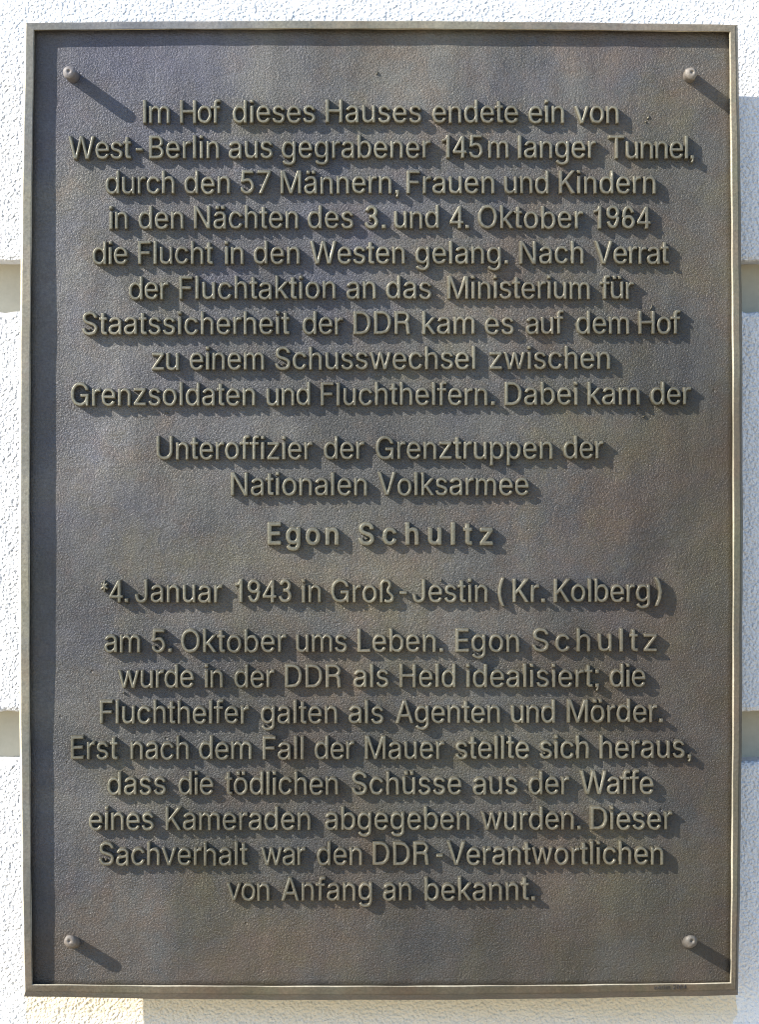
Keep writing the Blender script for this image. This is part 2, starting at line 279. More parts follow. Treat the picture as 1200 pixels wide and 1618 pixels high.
# ------------------------------------------------------------------ lettering
GLYPHS = json.loads(r'''{"(":[273,[[[89,207],[90,245],[94,284],[101,324],[109,364],[120,403],[132,441],[146,477],[161,510],[177,539],[236,539],[220,503],[205,466],[191,428],[179,389],[169,351],[161,313],[156,276],[152,241],[151,207],[152,176],[155,146],[160,115],[167,83],[177,50],[188,16],[236,-96],[177,-96],[150,-47],[128,4],[111,55],[99,106],[92,156]]]],")":[273,[[[37,-96],[56,-56],[72,-18],[86,18],[97,52],[106,85],[113,116],[118,147],[121,177],[122,207],[121,241],[117,276],[112,313],[104,351],[94,389],[82,428],[69,466],[54,503],[37,539],[97,539],[113,510],[128,477],[142,441],[154,403],[164,364],[173,323],[179,283],[183,245],[184,207],[182,156],[174,104],[161,53],[144,2],[123,-47],[97,-96]]]],"*":[453,[[[201,223],[206,331],[114,272],[89,315],[186,365],[89,415],[114,459],[206,400],[201,509],[250,509],[246,400],[337,459],[362,415],[266,365],[362,315],[337,272],[246,331],[250,223]]]],"2":[453,[[[64,0],[64,47],[234,229],[282,282],[294,298],[303,313],[311,327],[316,341],[319,356],[320,371],[319,389],[315,405],[308,419],[298,431],[287,441],[273,449],[258,455],[242,459],[224,460],[205,459],[188,454],[172,447],[159,438],[148,427],[139,413],[132,398],[128,381],[127,362],[66,362],[68,391],[75,418],[86,442],[102,463],[121,481],[143,496],[168,507],[195,514],[225,516],[254,514],[281,507],[306,497],[328,483],[346,465],[361,445],[372,423],[379,398],[381,372],[380,354],[377,336],[371,318],[363,299],[351,280],[336,259],[267,180],[153,60],[153,57],[389,57],[389,0]]]],"5":[453,[[[221,-7],[192,-5],[165,1],[140,11],[118,24],[99,41],[83,60],[71,82],[63,105],[60,130],[122,130],[125,115],[130,102],[138,89],[148,78],[160,68],[173,60],[188,54],[204,51],[221,50],[241,52],[259,56],[276,64],[291,75],[304,88],[314,104],[322,122],[326,141],[328,162],[326,183],[322,203],[314,221],[303,237],[290,251],[275,262],[257,270],[238,275],[218,277],[201,276],[184,273],[167,268],[152,262],[139,255],[128,246],[67,253],[96,509],[366,509],[366,452],[151,452],[134,301],[136,301],[148,310],[162,318],[178,325],[194,330],[211,333],[229,334],[252,332],[274,328],[294,321],[313,312],[330,300],[345,285],[358,269],[370,251],[379,231],[386,210],[390,187],[391,163],[389,131],[381,102],[369,76],[352,52],[332,32],[309,15],[282,3],[253,-4]]]],"7":[453,[[[97,0],[323,448],[323,452],[62,452],[62,509],[391,509],[391,449],[165,0]]]],"A":[480,[[[16,0],[201,509],[276,509],[463,0],[395,0],[287,302],[264,372],[232,478],[245,478],[213,371],[191,302],[85,0]],[[110,142],[110,199],[370,199],[370,142]]]],"B":[456,[[[60,0],[60,509],[241,509],[274,507],[304,501],[329,491],[350,477],[367,461],[381,442],[390,421],[396,398],[398,374],[397,353],[393,335],[387,320],[378,307],[368,295],[356,286],[343,278],[330,272],[315,267],[315,262],[331,259],[347,254],[363,245],[378,234],[391,220],[402,203],[411,184],[416,161],[418,136],[416,111],[410,88],[400,67],[386,48],[367,31],[344,18],[317,8],[284,2],[247,0]],[[125,57],[245,57],[281,60],[309,67],[330,80],[344,96],[352,115],[355,137],[354,154],[349,169],[342,184],[332,197],[320,208],[306,218],[289,225],[270,230],[248,231],[125,231]],[[125,285],[238,285],[256,286],[273,290],[288,296],[302,304],[314,314],[323,326],[330,340],[335,355],[336,372],[333,394],[326,413],[313,429],[294,442],[270,449],[240,452],[125,452]]]],"D":[502,[[[219,0],[96,0],[96,57],[215,57],[254,60],[288,68],[318,81],[343,99],[363,122],[379,149],[390,181],[397,216],[399,255],[397,294],[390,329],[379,361],[364,388],[344,410],[320,428],[291,441],[258,449],[221,452],[93,452],[93,509],[225,509],[272,506],[315,495],[353,478],[385,455],[412,426],[433,391],[449,351],[459,305],[462,255],[459,205],[449,159],[433,119],[411,84],[384,54],[351,31],[312,14],[268,3]],[[125,509],[125,0],[60,0],[60,509]]]],"E":[419,[[[60,0],[60,509],[372,509],[372,452],[125,452],[125,286],[355,286],[355,229],[125,229],[125,57],[375,57],[375,0]]]],"F":[410,[[[60,0],[60,509],[369,509],[369,452],[125,452],[125,278],[346,278],[346,221],[125,221],[125,0]]]],"G":[520,[[[269,-7],[225,-3],[185,7],[149,25],[117,49],[91,80],[69,116],[53,157],[43,203],[40,254],[43,305],[53,352],[69,393],[91,429],[117,459],[149,484],[184,502],[223,512],[265,516],[291,515],[316,511],[340,504],[363,495],[384,483],[403,469],[421,453],[436,436],[449,416],[460,395],[468,373],[474,349],[408,349],[402,365],[395,379],[387,393],[378,405],[368,417],[356,427],[343,436],[330,443],[315,448],[299,452],[283,455],[265,456],[236,453],[209,445],[183,432],[160,414],[141,392],[125,364],[113,332],[106,295],[103,254],[106,213],[113,177],[125,145],[141,117],[161,94],[184,76],[210,63],[238,56],[269,53],[296,55],[322,61],[345,71],[365,85],[382,102],[396,123],[407,147],[413,173],[415,202],[434,199],[283,199],[283,256],[478,256],[478,200],[475,160],[466,124],[451,91],[431,62],[406,38],[377,19],[344,5],[308,-4]]]],"H":[517,[[[60,0],[60,509],[125,509],[125,289],[392,289],[392,509],[457,509],[457,0],[392,0],[392,232],[125,232],[125,0]]]],"J":[396,[[[185,-7],[143,-3],[106,11],[75,33],[52,63],[38,100],[33,145],[33,173],[98,173],[98,145],[101,117],[109,93],[122,74],[139,61],[160,53],[185,50],[209,53],[230,61],[248,74],[261,93],[269,117],[272,145],[272,509],[336,509],[336,145],[331,100],[317,63],[294,33],[263,11],[227,-3]]]],"K":[467,[[[104,145],[104,216],[139,261],[174,303],[212,344],[364,509],[448,509],[231,276],[228,276]],[[60,0],[60,509],[125,509],[125,334],[124,225],[125,193],[125,0]],[[372,0],[188,259],[228,309],[449,0]]]],"L":[393,[[[60,0],[60,509],[125,509],[125,57],[361,57],[361,0]]]],"M":[628,[[[60,0],[60,509],[152,509],[277,187],[287,159],[299,123],[311,84],[322,49],[307,49],[318,83],[330,121],[342,158],[352,187],[476,509],[568,509],[568,0],[504,0],[504,327],[505,369],[507,457],[513,457],[498,409],[482,363],[467,322],[456,291],[342,0],[286,0],[170,291],[159,321],[145,361],[129,408],[112,457],[119,457],[120,416],[122,328],[122,0]]]],"N":[523,[[[60,0],[60,509],[136,509],[343,183],[363,151],[388,107],[414,55],[405,54],[401,108],[399,157],[399,509],[463,509],[463,0],[387,0],[202,290],[177,331],[148,381],[108,452],[119,454],[122,384],[124,328],[125,291],[125,0]]]],"O":[533,[[[267,-7],[225,-3],[186,7],[150,25],[119,49],[92,79],[70,115],[53,157],[43,203],[40,254],[43,305],[53,352],[70,393],[92,429],[119,459],[150,484],[186,502],[225,512],[267,516],[309,512],[348,502],[384,484],[415,459],[442,429],[464,393],[480,352],[490,305],[493,254],[490,203],[480,157],[464,115],[442,79],[415,49],[384,25],[348,7],[309,-3]],[[267,53],[296,56],[324,63],[349,76],[372,94],[392,116],[408,144],[420,176],[428,213],[430,254],[428,296],[420,333],[408,365],[392,392],[372,415],[349,433],[324,446],[296,453],[267,456],[237,453],[210,446],[184,433],[161,415],[141,392],[125,364],[113,332],[106,295],[103,254],[106,213],[113,176],[125,144],[141,117],[161,94],[184,76],[210,63],[237,56]]]],"S":[447,[[[224,-9],[189,-7],[157,-1],[128,9],[102,23],[81,40],[64,60],[51,83],[42,109],[38,137],[104,137],[107,118],[114,102],[123,88],[135,76],[150,66],[166,59],[184,53],[204,50],[224,49],[246,50],[267,54],[286,60],[303,69],[317,79],[329,92],[338,106],[344,122],[346,139],[344,154],[340,168],[332,179],[322,189],[310,197],[296,205],[245,222],[184,239],[145,253],[112,269],[86,289],[67,313],[56,341],[52,372],[55,400],[62,425],[75,448],[92,468],[113,484],[138,498],[165,508],[195,514],[227,516],[259,514],[289,508],[316,498],[340,484],[360,468],[377,449],[390,427],[398,403],[401,378],[337,378],[332,401],[320,421],[302,437],[280,449],[254,456],[225,459],[204,458],[185,454],[167,448],[152,440],[139,430],[129,418],[121,405],[117,391],[115,376],[117,359],[122,345],[131,334],[142,324],[155,315],[169,308],[212,293],[264,279],[312,264],[359,238],[372,226],[384,213],[395,198],[402,180],[407,161],[408,139],[406,112],[398,87],[386,64],[370,43],[349,25],[323,11],[294,0],[261,-7]]]],"T":[449,[[[32,452],[32,509],[417,509],[417,452],[257,452],[257,0],[193,0],[193,452]]]],"U":[517,[[[259,-8],[221,-5],[186,2],[154,15],[126,33],[103,55],[85,80],[71,108],[63,139],[60,173],[60,509],[124,509],[124,178],[126,155],[132,133],[141,113],[153,95],[169,80],[187,68],[208,59],[232,54],[259,52],[286,54],[310,59],[331,68],[349,80],[365,95],[377,113],[386,133],[391,155],[393,178],[393,509],[457,509],[457,173],[454,139],[446,108],[433,80],[414,55],[391,33],[363,15],[332,2],[297,-5]]]],"V":[480,[[[204,0],[16,509],[84,509],[192,206],[215,137],[248,31],[235,31],[267,138],[290,206],[395,509],[463,509],[278,0]]]],"W":[686,[[[155,0],[16,509],[82,509],[163,196],[187,94],[197,40],[189,40],[200,94],[211,145],[224,196],[306,509],[380,509],[462,196],[486,94],[497,40],[488,40],[499,94],[510,145],[523,196],[603,509],[670,509],[530,0],[455,0],[368,323],[351,391],[336,475],[350,475],[335,395],[318,323],[230,0]]]],"a":[389,[[[160,-9],[137,-7],[115,-3],[94,5],[76,15],[61,29],[48,45],[38,63],[32,84],[30,108],[32,128],[36,146],[43,161],[53,174],[64,184],[78,193],[93,200],[108,206],[125,211],[178,220],[234,227],[247,229],[257,231],[265,235],[271,240],[275,246],[276,255],[276,257],[275,272],[272,285],[267,297],[260,307],[251,315],[240,322],[227,327],[212,330],[196,331],[179,330],[163,327],[149,322],[137,316],[127,309],[118,301],[100,274],[41,291],[51,312],[64,331],[79,346],[96,358],[114,368],[133,375],[153,380],[173,383],[194,384],[208,384],[223,382],[239,379],[255,375],[271,369],[286,360],[300,350],[312,336],[322,320],[330,301],[335,278],[337,251],[337,0],[277,0],[277,52],[272,52],[267,43],[260,34],[252,25],[242,16],[229,8],[215,1],[199,-4],[181,-8]],[[170,45],[192,47],[211,51],[228,59],[242,69],[254,80],[263,93],[270,107],[274,122],[276,138],[276,190],[272,187],[267,184],[259,182],[231,176],[200,171],[175,168],[134,159],[122,154],[112,147],[103,139],[97,130],[93,118],[92,105],[93,93],[96,82],[102,72],[110,64],[119,57],[130,52],[142,48],[156,46]]]],"b":[424,[[[229,-8],[207,-7],[188,-3],[172,4],[159,12],[147,21],[138,31],[118,59],[112,59],[112,0],[53,0],[53,509],[114,509],[114,319],[118,319],[137,346],[146,356],[158,365],[171,373],[187,379],[207,383],[229,384],[260,381],[288,374],[313,361],[335,343],[354,320],[370,293],[381,262],[388,227],[390,189],[388,151],[381,116],[370,84],[354,57],[335,34],[313,16],[288,3],[260,-5]],[[220,47],[242,49],[262,55],[279,66],[294,80],[306,97],[316,117],[323,139],[327,163],[328,189],[327,215],[323,239],[316,261],[307,281],[295,297],[280,311],[263,322],[243,328],[220,330],[198,328],[178,322],[161,312],[146,299],[134,282],[125,263],[118,241],[114,216],[113,189],[114,162],[118,137],[125,115],[135,95],[147,79],[162,65],[179,55],[198,49]]]],"c":[396,[[[207,-8],[174,-5],[144,3],[117,16],[93,35],[73,58],[56,85],[44,116],[36,150],[34,187],[36,225],[44,260],[56,291],[73,318],[93,341],[117,360],[144,373],[174,381],[207,384],[225,383],[243,381],[260,377],[276,371],[291,364],[305,356],[318,346],[330,335],[340,322],[349,308],[356,293],[362,277],[303,262],[290,289],[270,311],[262,317],[242,325],[207,330],[183,328],[163,321],[145,310],[130,296],[118,278],[108,258],[101,236],[97,212],[96,187],[97,163],[101,139],[108,117],[118,97],[130,80],[145,66],[163,55],[183,48],[207,46],[220,47],[232,49],[243,52],[271,66],[292,89],[304,117],[363,102],[357,86],[350,70],[341,56],[331,43],[319,32],[306,21],[292,12],[277,5],[261,-1],[244,-5],[226,-7]]]],"d":[424,[[[195,-8],[165,-5],[137,3],[111,16],[89,34],[70,57],[55,84],[43,116],[36,151],[34,189],[36,227],[43,262],[55,293],[71,320],[90,343],[112,361],[137,374],[165,381],[196,384],[218,383],[237,379],[253,373],[267,365],[278,356],[287,346],[306,319],[311,319],[311,509],[372,509],[372,0],[313,0],[313,59],[307,59],[287,31],[277,21],[266,12],[252,4],[236,-3],[217,-7]],[[205,47],[226,49],[246,55],[263,65],[278,79],[290,95],[299,115],[306,137],[311,162],[312,189],[311,216],[307,241],[300,263],[290,282],[278,299],[263,312],[246,322],[227,328],[205,330],[182,328],[162,322],[145,311],[130,297],[118,281],[108,261],[101,239],[97,215],[96,189],[97,163],[102,139],[109,117],[118,97],[130,80],[145,66],[162,55],[182,49]]]],"e":[404,[[[212,-8],[177,-5],[145,3],[117,16],[92,35],[72,58],[56,85],[44,116],[36,150],[34,187],[36,224],[43,259],[55,290],[71,317],[91,340],[115,359],[142,373],[172,381],[205,384],[226,383],[246,380],[266,374],[285,366],[302,355],[319,341],[334,324],[347,305],[357,282],[365,256],[369,227],[371,194],[371,169],[75,169],[75,221],[338,221],[310,202],[309,226],[305,248],[298,269],[289,287],[277,302],[263,314],[246,323],[227,328],[205,330],[183,328],[164,323],[146,313],[131,301],[119,287],[109,270],[102,251],[97,231],[96,211],[96,178],[98,151],[102,127],[110,106],[121,88],[135,73],[151,61],[169,53],[190,48],[212,46],[227,47],[241,49],[254,53],[266,58],[276,65],[285,73],[293,83],[300,93],[306,105],[365,91],[358,72],[348,55],[335,39],[320,25],[302,14],[283,4],[261,-3],[237,-7]]]],"f":[254,[[[228,379],[228,327],[6,327],[6,379]],[[81,0],[81,432],[83,452],[88,470],[96,486],[107,499],[120,510],[135,519],[152,525],[169,529],[187,530],[222,527],[243,521],[227,468],[215,472],[195,474],[178,472],[164,468],[154,460],[147,449],[143,436],[142,419],[142,0]]]],"g":[425,[[[207,-151],[180,-150],[156,-146],[134,-140],[114,-132],[97,-122],[82,-110],[70,-97],[59,-84],[51,-69],[101,-41],[122,-66],[131,-74],[142,-82],[154,-88],[169,-93],[187,-96],[207,-97],[236,-95],[261,-87],[282,-75],[298,-57],[308,-34],[311,-6],[311,68],[306,68],[287,41],[277,32],[266,24],[252,16],[236,10],[217,6],[195,5],[165,7],[138,15],[113,27],[90,43],[71,64],[55,90],[43,120],[36,154],[34,191],[36,228],[43,262],[55,293],[71,320],[90,343],[112,361],[138,374],[166,381],[196,384],[218,383],[237,379],[253,373],[267,365],[279,356],[288,346],[308,319],[313,319],[313,379],[372,379],[372,-9],[370,-40],[362,-67],[350,-90],[334,-109],[314,-124],[291,-136],[265,-144],[237,-149]],[[205,59],[227,61],[247,66],[264,75],[279,87],[291,103],[300,121],[307,142],[311,166],[312,193],[311,219],[307,242],[300,264],[291,283],[279,299],[264,312],[247,322],[227,328],[205,330],[182,328],[162,322],[145,312],[130,298],[118,281],[109,262],[102,241],[97,218],[96,193],[97,167],[102,144],[109,123],[118,104],[130,89],[145,76],[163,67],[183,61]]]],"h":[410,[[[114,227],[114,0],[53,0],[53,509],[114,509],[114,287],[102,287],[116,319],[132,344],[152,362],[175,374],[200,382],[227,384],[252,382],[275,377],[295,369],[313,356],[329,340],[341,321],[350,298],[355,271],[357,240],[357,0],[296,0],[296,235],[293,263],[286,286],[273,304],[256,318],[235,326],[210,329],[192,328],[176,324],[161,317],[147,308],[136,297],[126,283],[119,266],[115,248]]]],"k":[381,[[[110,137],[110,212],[121,212],[284,379],[360,379],[184,199],[177,199]],[[53,0],[53,509],[114,509],[114,0]],[[294,0],[148,186],[191,229],[372,0]]]],"m":[610,[[[53,0],[53,379],[112,379],[112,295],[108,295],[114,314],[122,331],[132,346],[144,358],[158,368],[172,376],[187,382],[203,385],[219,386],[245,383],[268,375],[287,361],[303,342],[314,320],[321,295],[312,295],[318,312],[326,328],[337,343],[350,356],[365,366],[381,375],[398,381],[417,385],[437,386],[458,384],[478,380],[497,372],[514,361],[529,346],[541,328],[550,307],[555,283],[557,255],[557,0],[496,0],[496,254],[493,279],[486,298],[473,313],[456,323],[438,328],[419,330],[403,329],[388,326],[374,320],[363,312],[353,302],[345,290],[340,277],[336,263],[335,247],[335,0],[274,0],[274,260],[272,280],[265,297],[253,311],[238,322],[220,328],[199,330],[185,329],[171,326],[158,320],[145,312],[135,302],[126,289],[119,274],[115,257],[114,238],[114,0]]]],"n":[410,[[[114,227],[114,0],[53,0],[53,379],[112,379],[112,287],[102,287],[116,319],[132,344],[152,362],[175,374],[200,382],[227,384],[252,382],[275,377],[295,369],[313,356],[328,340],[341,321],[350,298],[355,271],[357,240],[357,0],[296,0],[296,235],[293,263],[286,286],[273,304],[256,318],[235,326],[210,329],[192,328],[176,324],[161,317],[147,308],[136,297],[126,283],[119,266],[115,248]]]],"o":[415,[[[207,-8],[174,-5],[144,3],[117,16],[93,35],[73,58],[56,85],[44,116],[36,150],[34,187],[36,225],[44,260],[56,291],[73,318],[93,341],[117,360],[144,373],[174,381],[207,384],[241,381],[271,373],[299,360],[323,341],[343,318],[359,291],[371,260],[379,225],[381,187],[379,150],[371,116],[359,85],[343,58],[323,35],[299,16],[271,3],[241,-5]],[[207,46],[231,48],[252,55],[270,66],[285,80],[298,97],[307,117],[314,139],[318,163],[319,187],[318,212],[314,236],[307,258],[298,278],[285,296],[270,310],[252,321],[231,328],[207,330],[183,328],[163,321],[145,310],[130,296],[118,278],[108,258],[101,236],[97,212],[96,187],[97,163],[101,139],[108,117],[118,97],[130,80],[145,66],[163,55],[183,48]]]],"p":[424,[[[53,-143],[53,379],[112,379],[112,319],[118,319],[137,346],[146,356],[158,365],[171,373],[187,379],[207,383],[229,384],[260,381],[288,374],[313,361],[335,343],[354,320],[370,293],[381,262],[388,227],[390,189],[388,151],[381,116],[370,84],[354,57],[335,34],[313,16],[288,3],[260,-5],[229,-8],[207,-7],[189,-3],[173,4],[159,12],[147,21],[138,31],[118,59],[114,59],[114,-143]],[[220,47],[242,49],[262,55],[279,66],[294,80],[306,97],[316,117],[323,139],[327,163],[328,189],[327,215],[323,239],[316,261],[307,281],[295,297],[280,311],[263,322],[243,328],[220,330],[198,328],[178,322],[161,312],[146,299],[134,282],[125,263],[118,241],[114,216],[113,189],[114,162],[118,137],[125,115],[135,95],[147,79],[162,65],[179,55],[198,49]]]],"r":[259,[[[53,0],[53,379],[112,379],[112,321],[115,321],[124,339],[136,354],[152,367],[171,377],[191,383],[213,385],[229,384],[243,384],[243,322],[230,324],[207,326],[190,325],[174,321],[159,315],[146,306],[135,296],[126,284],[119,270],[115,254],[114,237],[114,0]]]],"s":[365,[[[182,-8],[157,-7],[134,-3],[112,3],[93,12],[76,24],[62,38],[50,54],[42,73],[36,94],[94,107],[101,88],[111,72],[124,60],[140,52],[159,47],[181,45],[206,47],[227,53],[244,62],[257,74],[265,88],[268,103],[266,115],[262,126],[254,136],[243,144],[229,150],[212,155],[149,170],[118,180],[92,192],[72,208],[58,227],[50,249],[47,274],[49,295],[55,314],[65,332],[79,347],[95,360],[115,370],[137,378],[161,383],[187,384],[212,383],[234,379],[254,372],[271,363],[286,352],[299,339],[309,324],[318,308],[324,290],[268,277],[262,291],[254,304],[243,316],[228,325],[210,331],[187,333],[166,331],[147,326],[131,317],[119,305],[111,292],[109,277],[111,264],[116,253],[124,243],[136,235],[152,229],[172,223],[229,209],[261,199],[287,187],[306,171],[320,153],[328,131],[331,107],[329,85],[323,65],[312,47],[298,31],[281,17],[260,6],[236,-2],[210,-6]]]],"u":[410,[[[182,-5],[158,-3],[135,2],[115,11],[97,23],[81,39],[69,59],[60,82],[55,109],[53,139],[53,379],[114,379],[114,144],[116,116],[124,93],[137,75],[154,61],[175,53],[200,50],[218,51],[234,55],[249,62],[263,71],[274,83],[283,97],[290,113],[295,132],[296,153],[296,379],[357,379],[357,0],[298,0],[298,92],[307,92],[294,60],[277,35],[257,17],[234,5],[209,-3]]]],"v":[389,[[[163,0],[17,379],[84,379],[165,155],[187,87],[206,21],[184,21],[203,87],[224,155],[305,379],[371,379],[226,0]]]],"w":[567,[[[138,0],[23,379],[87,379],[133,214],[154,137],[175,41],[165,41],[186,135],[206,214],[252,379],[316,379],[362,214],[382,136],[402,41],[391,41],[413,135],[434,214],[480,379],[545,379],[429,0],[368,0],[319,172],[305,225],[291,280],[277,338],[291,338],[277,280],[263,225],[248,172],[199,0]]]],"z":[380,[[[42,0],[42,46],[254,320],[254,323],[48,323],[48,379],[333,379],[333,331],[126,60],[126,56],[339,56],[339,0]]]],"ß":[441,[[[122,362],[122,0],[60,0],[60,362],[64,409],[77,447],[99,477],[127,499],[160,512],[197,516],[219,514],[240,510],[260,503],[280,493],[297,479],[312,463],[323,443],[330,420],[332,393],[331,377],[329,363],[325,351],[309,322],[292,299],[288,291],[286,282],[285,272],[286,261],[290,250],[297,241],[327,215],[362,188],[373,177],[383,165],[391,152],[398,137],[402,120],[403,100],[401,79],[396,59],[386,42],[374,27],[358,15],[340,6],[319,-1],[295,-6],[269,-7],[247,-6],[227,-3],[207,1],[190,7],[175,13],[164,20],[187,74],[217,58],[230,54],[246,51],[265,50],[287,52],[306,56],[321,64],[333,75],[340,88],[342,104],[341,117],[337,129],[330,139],[300,167],[264,194],[253,204],[243,215],[235,227],[228,240],[224,255],[223,272],[224,285],[226,297],[230,306],[247,329],[264,353],[268,363],[271,375],[272,388],[269,410],[262,428],[250,442],[234,451],[217,457],[197,459],[174,456],[156,448],[141,435],[130,417],[124,392]]]]}''')

def arc(cx, cy, rx, ry, a0, a1, n=14):
    return [(cx + rx * math.cos(math.radians(a0 + (a1 - a0) * i / n)), cy + ry * math.sin(math.radians(a0 + (a1 - a0) * i / n))) for i in range(n + 1)]

HW = 32.5
# stroke letters: char -> (advance, [ (half width, polyline) ... ], base outline or None)
STEM = lambda x, y0, y1, w=HW: (w, [(x, y0), (x, y1)])
SIX = [(HW, arc(198, 150, 122, 120, 0, 360, 28)), (HW, arc(198, 255, 122, 224, 180, 28, 18))]
COMMA = [STEM(94, 0, 72, 37), (17, [(112, 20), (106, -40), (78, -78)])]
STROKES = {
    'I': (185, [STEM(92, 0, 509)], None),
    'l': (172, [STEM(86, 0, 509)], None),
    'i': (172, [STEM(86, 0, 376), STEM(86, 450, 512)], None),
    't': (220, [(HW, [(100, 480), (100, 95), (104, 55), (122, 36), (155, 30), (200, 32)]), (27, [(14, 357), (196, 357)])], None),
    '1': (330, [STEM(206, 0, 509), (24, [(66, 392), (120, 398), (165, 425), (190, 470), (200, 505)])], None),
    '0': (396, [(HW, arc(198, 254, 122, 226, 0, 360, 32))], None),
    '3': (396, [(HW, arc(192, 374, 104, 105, 170, -90, 18) + [(150, 269)]), (HW, arc(192, 148, 122, 120, 90, -172, 20))], None),
    '4': (396, [STEM(268, 0, 492), (26, [(262, 480), (44, 140)]), (28, [(28, 134), (362, 134)])], None),
    '6': (396, SIX, None),
    '9': (396, [(w, [(396 - x, 509 - y) for x, y in l]) for w, l in SIX], None),
    'R': (480, [STEM(92, 0, 509), (29, [(92, 480), (270, 480)] + arc(270, 372, 110, 108, 90, -90, 12) + [(92, 264)]), (HW, [(290, 262), (345, 240), (368, 195), (372, 100), (392, 0)])], None),
    'G': (530, [STEM(448, 0, 200, 24)], 'G'),
    '.': (188, [STEM(94, 0, 74, 37)], None),
    ',': (188, COMMA, None),
    ';': (188, COMMA + [STEM(94, 310, 384, 37)], None),
    '-': (240, [(30, [(30, 205), (212, 205)])], None),
    'ä': (389, [STEM(126, 440, 509, 34), STEM(262, 440, 509, 34)], 'a'),
    'ö': (415, [STEM(139, 440, 509, 34), STEM(275, 440, 509, 34)], 'o'),
    'ü': (410, [STEM(137, 440, 509, 34), STEM(273, 440, 509, 34)], 'u'),
}

def glyph_def(ch):
    if ch in STROKES:
        adv, st, base = STROKES[ch]
        return adv, st, (GLYPHS[base][1] if base else [])
    adv, L = GLYPHS[ch]
    return adv, [], L

def glyph_ext(ch):
    adv, st, L = glyph_def(ch)
    xs = [p[0] for l in L for p in l]
    for w, l in st:
        horiz = abs(l[0][1] - l[-1][1]) < 1 and len(l) == 2
        pw = 0 if horiz else w
        xs += [min(p[0] for p in l) - pw, max(p[0] for p in l) + pw]
    return adv, min(xs), max(xs)

def seg_dist(X, Y, ax, ay, bx, by):
    dx, dy = bx - ax, by - ay
    t = np.clip(((X - ax) * dx + (Y - ay) * dy) / (dx * dx + dy * dy + 1e-9), 0, 1)
    return np.hypot(X - ax - t * dx, Y - ay - t * dy)

def field(ch, sx, sy, grow, step=0.5):
    """signed distance (inside positive, in plaque units) of the glyph grown by `grow`"""
    adv, st, L = glyph_def(ch)
    L = [[(x * sx, y * sy) for x, y in l] for l in L]
    w_s = (sx + sy) / 2
    st = [(w * w_s, [(x * sx, y * sy) for x, y in l]) for w, l in st]
    pts = [p for l in L for p in l] + [p for w, l in st for p in l]
    m = 3 + grow + max([w for w, l in st] + [0])
    x0 = min(p[0] for p in pts) - m; x1 = max(p[0] for p in pts) + m
    y0 = min(p[1] for p in pts) - m; y1 = max(p[1] for p in pts) + m
    gx = np.arange(x0, x1, step); gy = np.arange(y0, y1, step)
    X, Y = np.meshgrid(gx, gy)
    S = np.full(X.shape, -1e3)
    if L:
        dist = np.full(X.shape, 1e3)
        wn_ = np.zeros(X.shape, int)
        for l in L:
            for i in range(len(l)):
                ax, ay = l[i - 1]; bx, by = l[i]
                dist = np.minimum(dist, seg_dist(X, Y, ax, ay, bx, by))
                if ay != by:
                    cr = (bx - ax) * (Y - ay) - (X - ax) * (by - ay)
                    wn_ += ((ay <= Y) & (by > Y) & (cr > 0)).astype(int) - ((by <= Y) & (ay > Y) & (cr < 0)).astype(int)
        S = np.where(wn_ != 0, dist, -dist)
    for w, l in st:
        n = len(l)
        closed = math.hypot(l[0][0] - l[-1][0], l[0][1] - l[-1][1]) < 1e-6
        for i in range(n - 1):
            ax, ay = l[i]; bx, by = l[i + 1]
            ln = math.hypot(bx - ax, by - ay)
            if ln < 1e-6: continue
            ux, uy = (bx - ax) / ln, (by - ay) / ln
            u = (X - ax) * ux + (Y - ay) * uy
            v = np.abs(-(X - ax) * uy + (Y - ay) * ux)
            qx = np.abs(u - ln / 2) - ln / 2; qy = v - w
            box = -(np.hypot(np.maximum(qx, 0), np.maximum(qy, 0)) + np.minimum(np.maximum(qx, qy), 0))
            S = np.maximum(S, box)
            if i > 0 or closed:
                S = np.maximum(S, w - np.hypot(X - ax, Y - ay))
    S = S + grow
    # soften the cast outline a little
    for _ in range(2):
        Sp = np.pad(S, 1, mode='edge')
        S = (Sp[1:-1, 1:-1] * 4 + Sp[:-2, 1:-1] + Sp[2:, 1:-1] + Sp[1:-1, :-2] + Sp[1:-1, 2:]) / 8
    return gx, gy, S

def contours(gx, gy, S, lev):
    V = S - lev
    V = np.where(np.abs(V) < 1e-6, 1e-6, V)
    ny, nx = V.shape
    pos = V > 0
    nxt = {}
    cells = np.argwhere((pos[:-1, :-1] != pos[1:, :-1]) | (pos[:-1, :-1] != pos[:-1, 1:]) | (pos[:-1, :-1] != pos[1:, 1:]))
    def pt(e):
        k, j, i = e
        if k == 0:
            a, b = V[j, i], V[j, i + 1]; t = a / (a - b)
            return (gx[i] + t * (gx[i + 1] - gx[i]), gy[j])
        a, b = V[j, i], V[j + 1, i]; t = a / (a - b)
        return (gx[i], gy[j] + t * (gy[j + 1] - gy[j]))
    for j, i in cells:
        j = int(j); i = int(i)
        c = [pos[j, i], pos[j, i + 1], pos[j + 1, i + 1], pos[j + 1, i]]
        E = [(0, j, i), (1, j, i + 1), (0, j + 1, i), (1, j, i)]     # bottom, right, top, left
        ent, ext = [], []
        for q in range(4):
            a, b = c[q], c[(q + 1) % 4]
            if a and not b: ext.append(q)
            if b and not a: ent.append(q)
        if len(ext) == 1:
            nxt[E[ext[0]]] = E[ent[0]]
        else:
            for q in ext:
                nxt[E[q]] = E[(q + 3) % 4]
    loops = []
    while nxt:
        s = next(iter(nxt)); loop = []; e = s
        while e in nxt:
            loop.append(e); e = nxt.pop(e)
        loops.append([pt(q) for q in loop])
    return loops

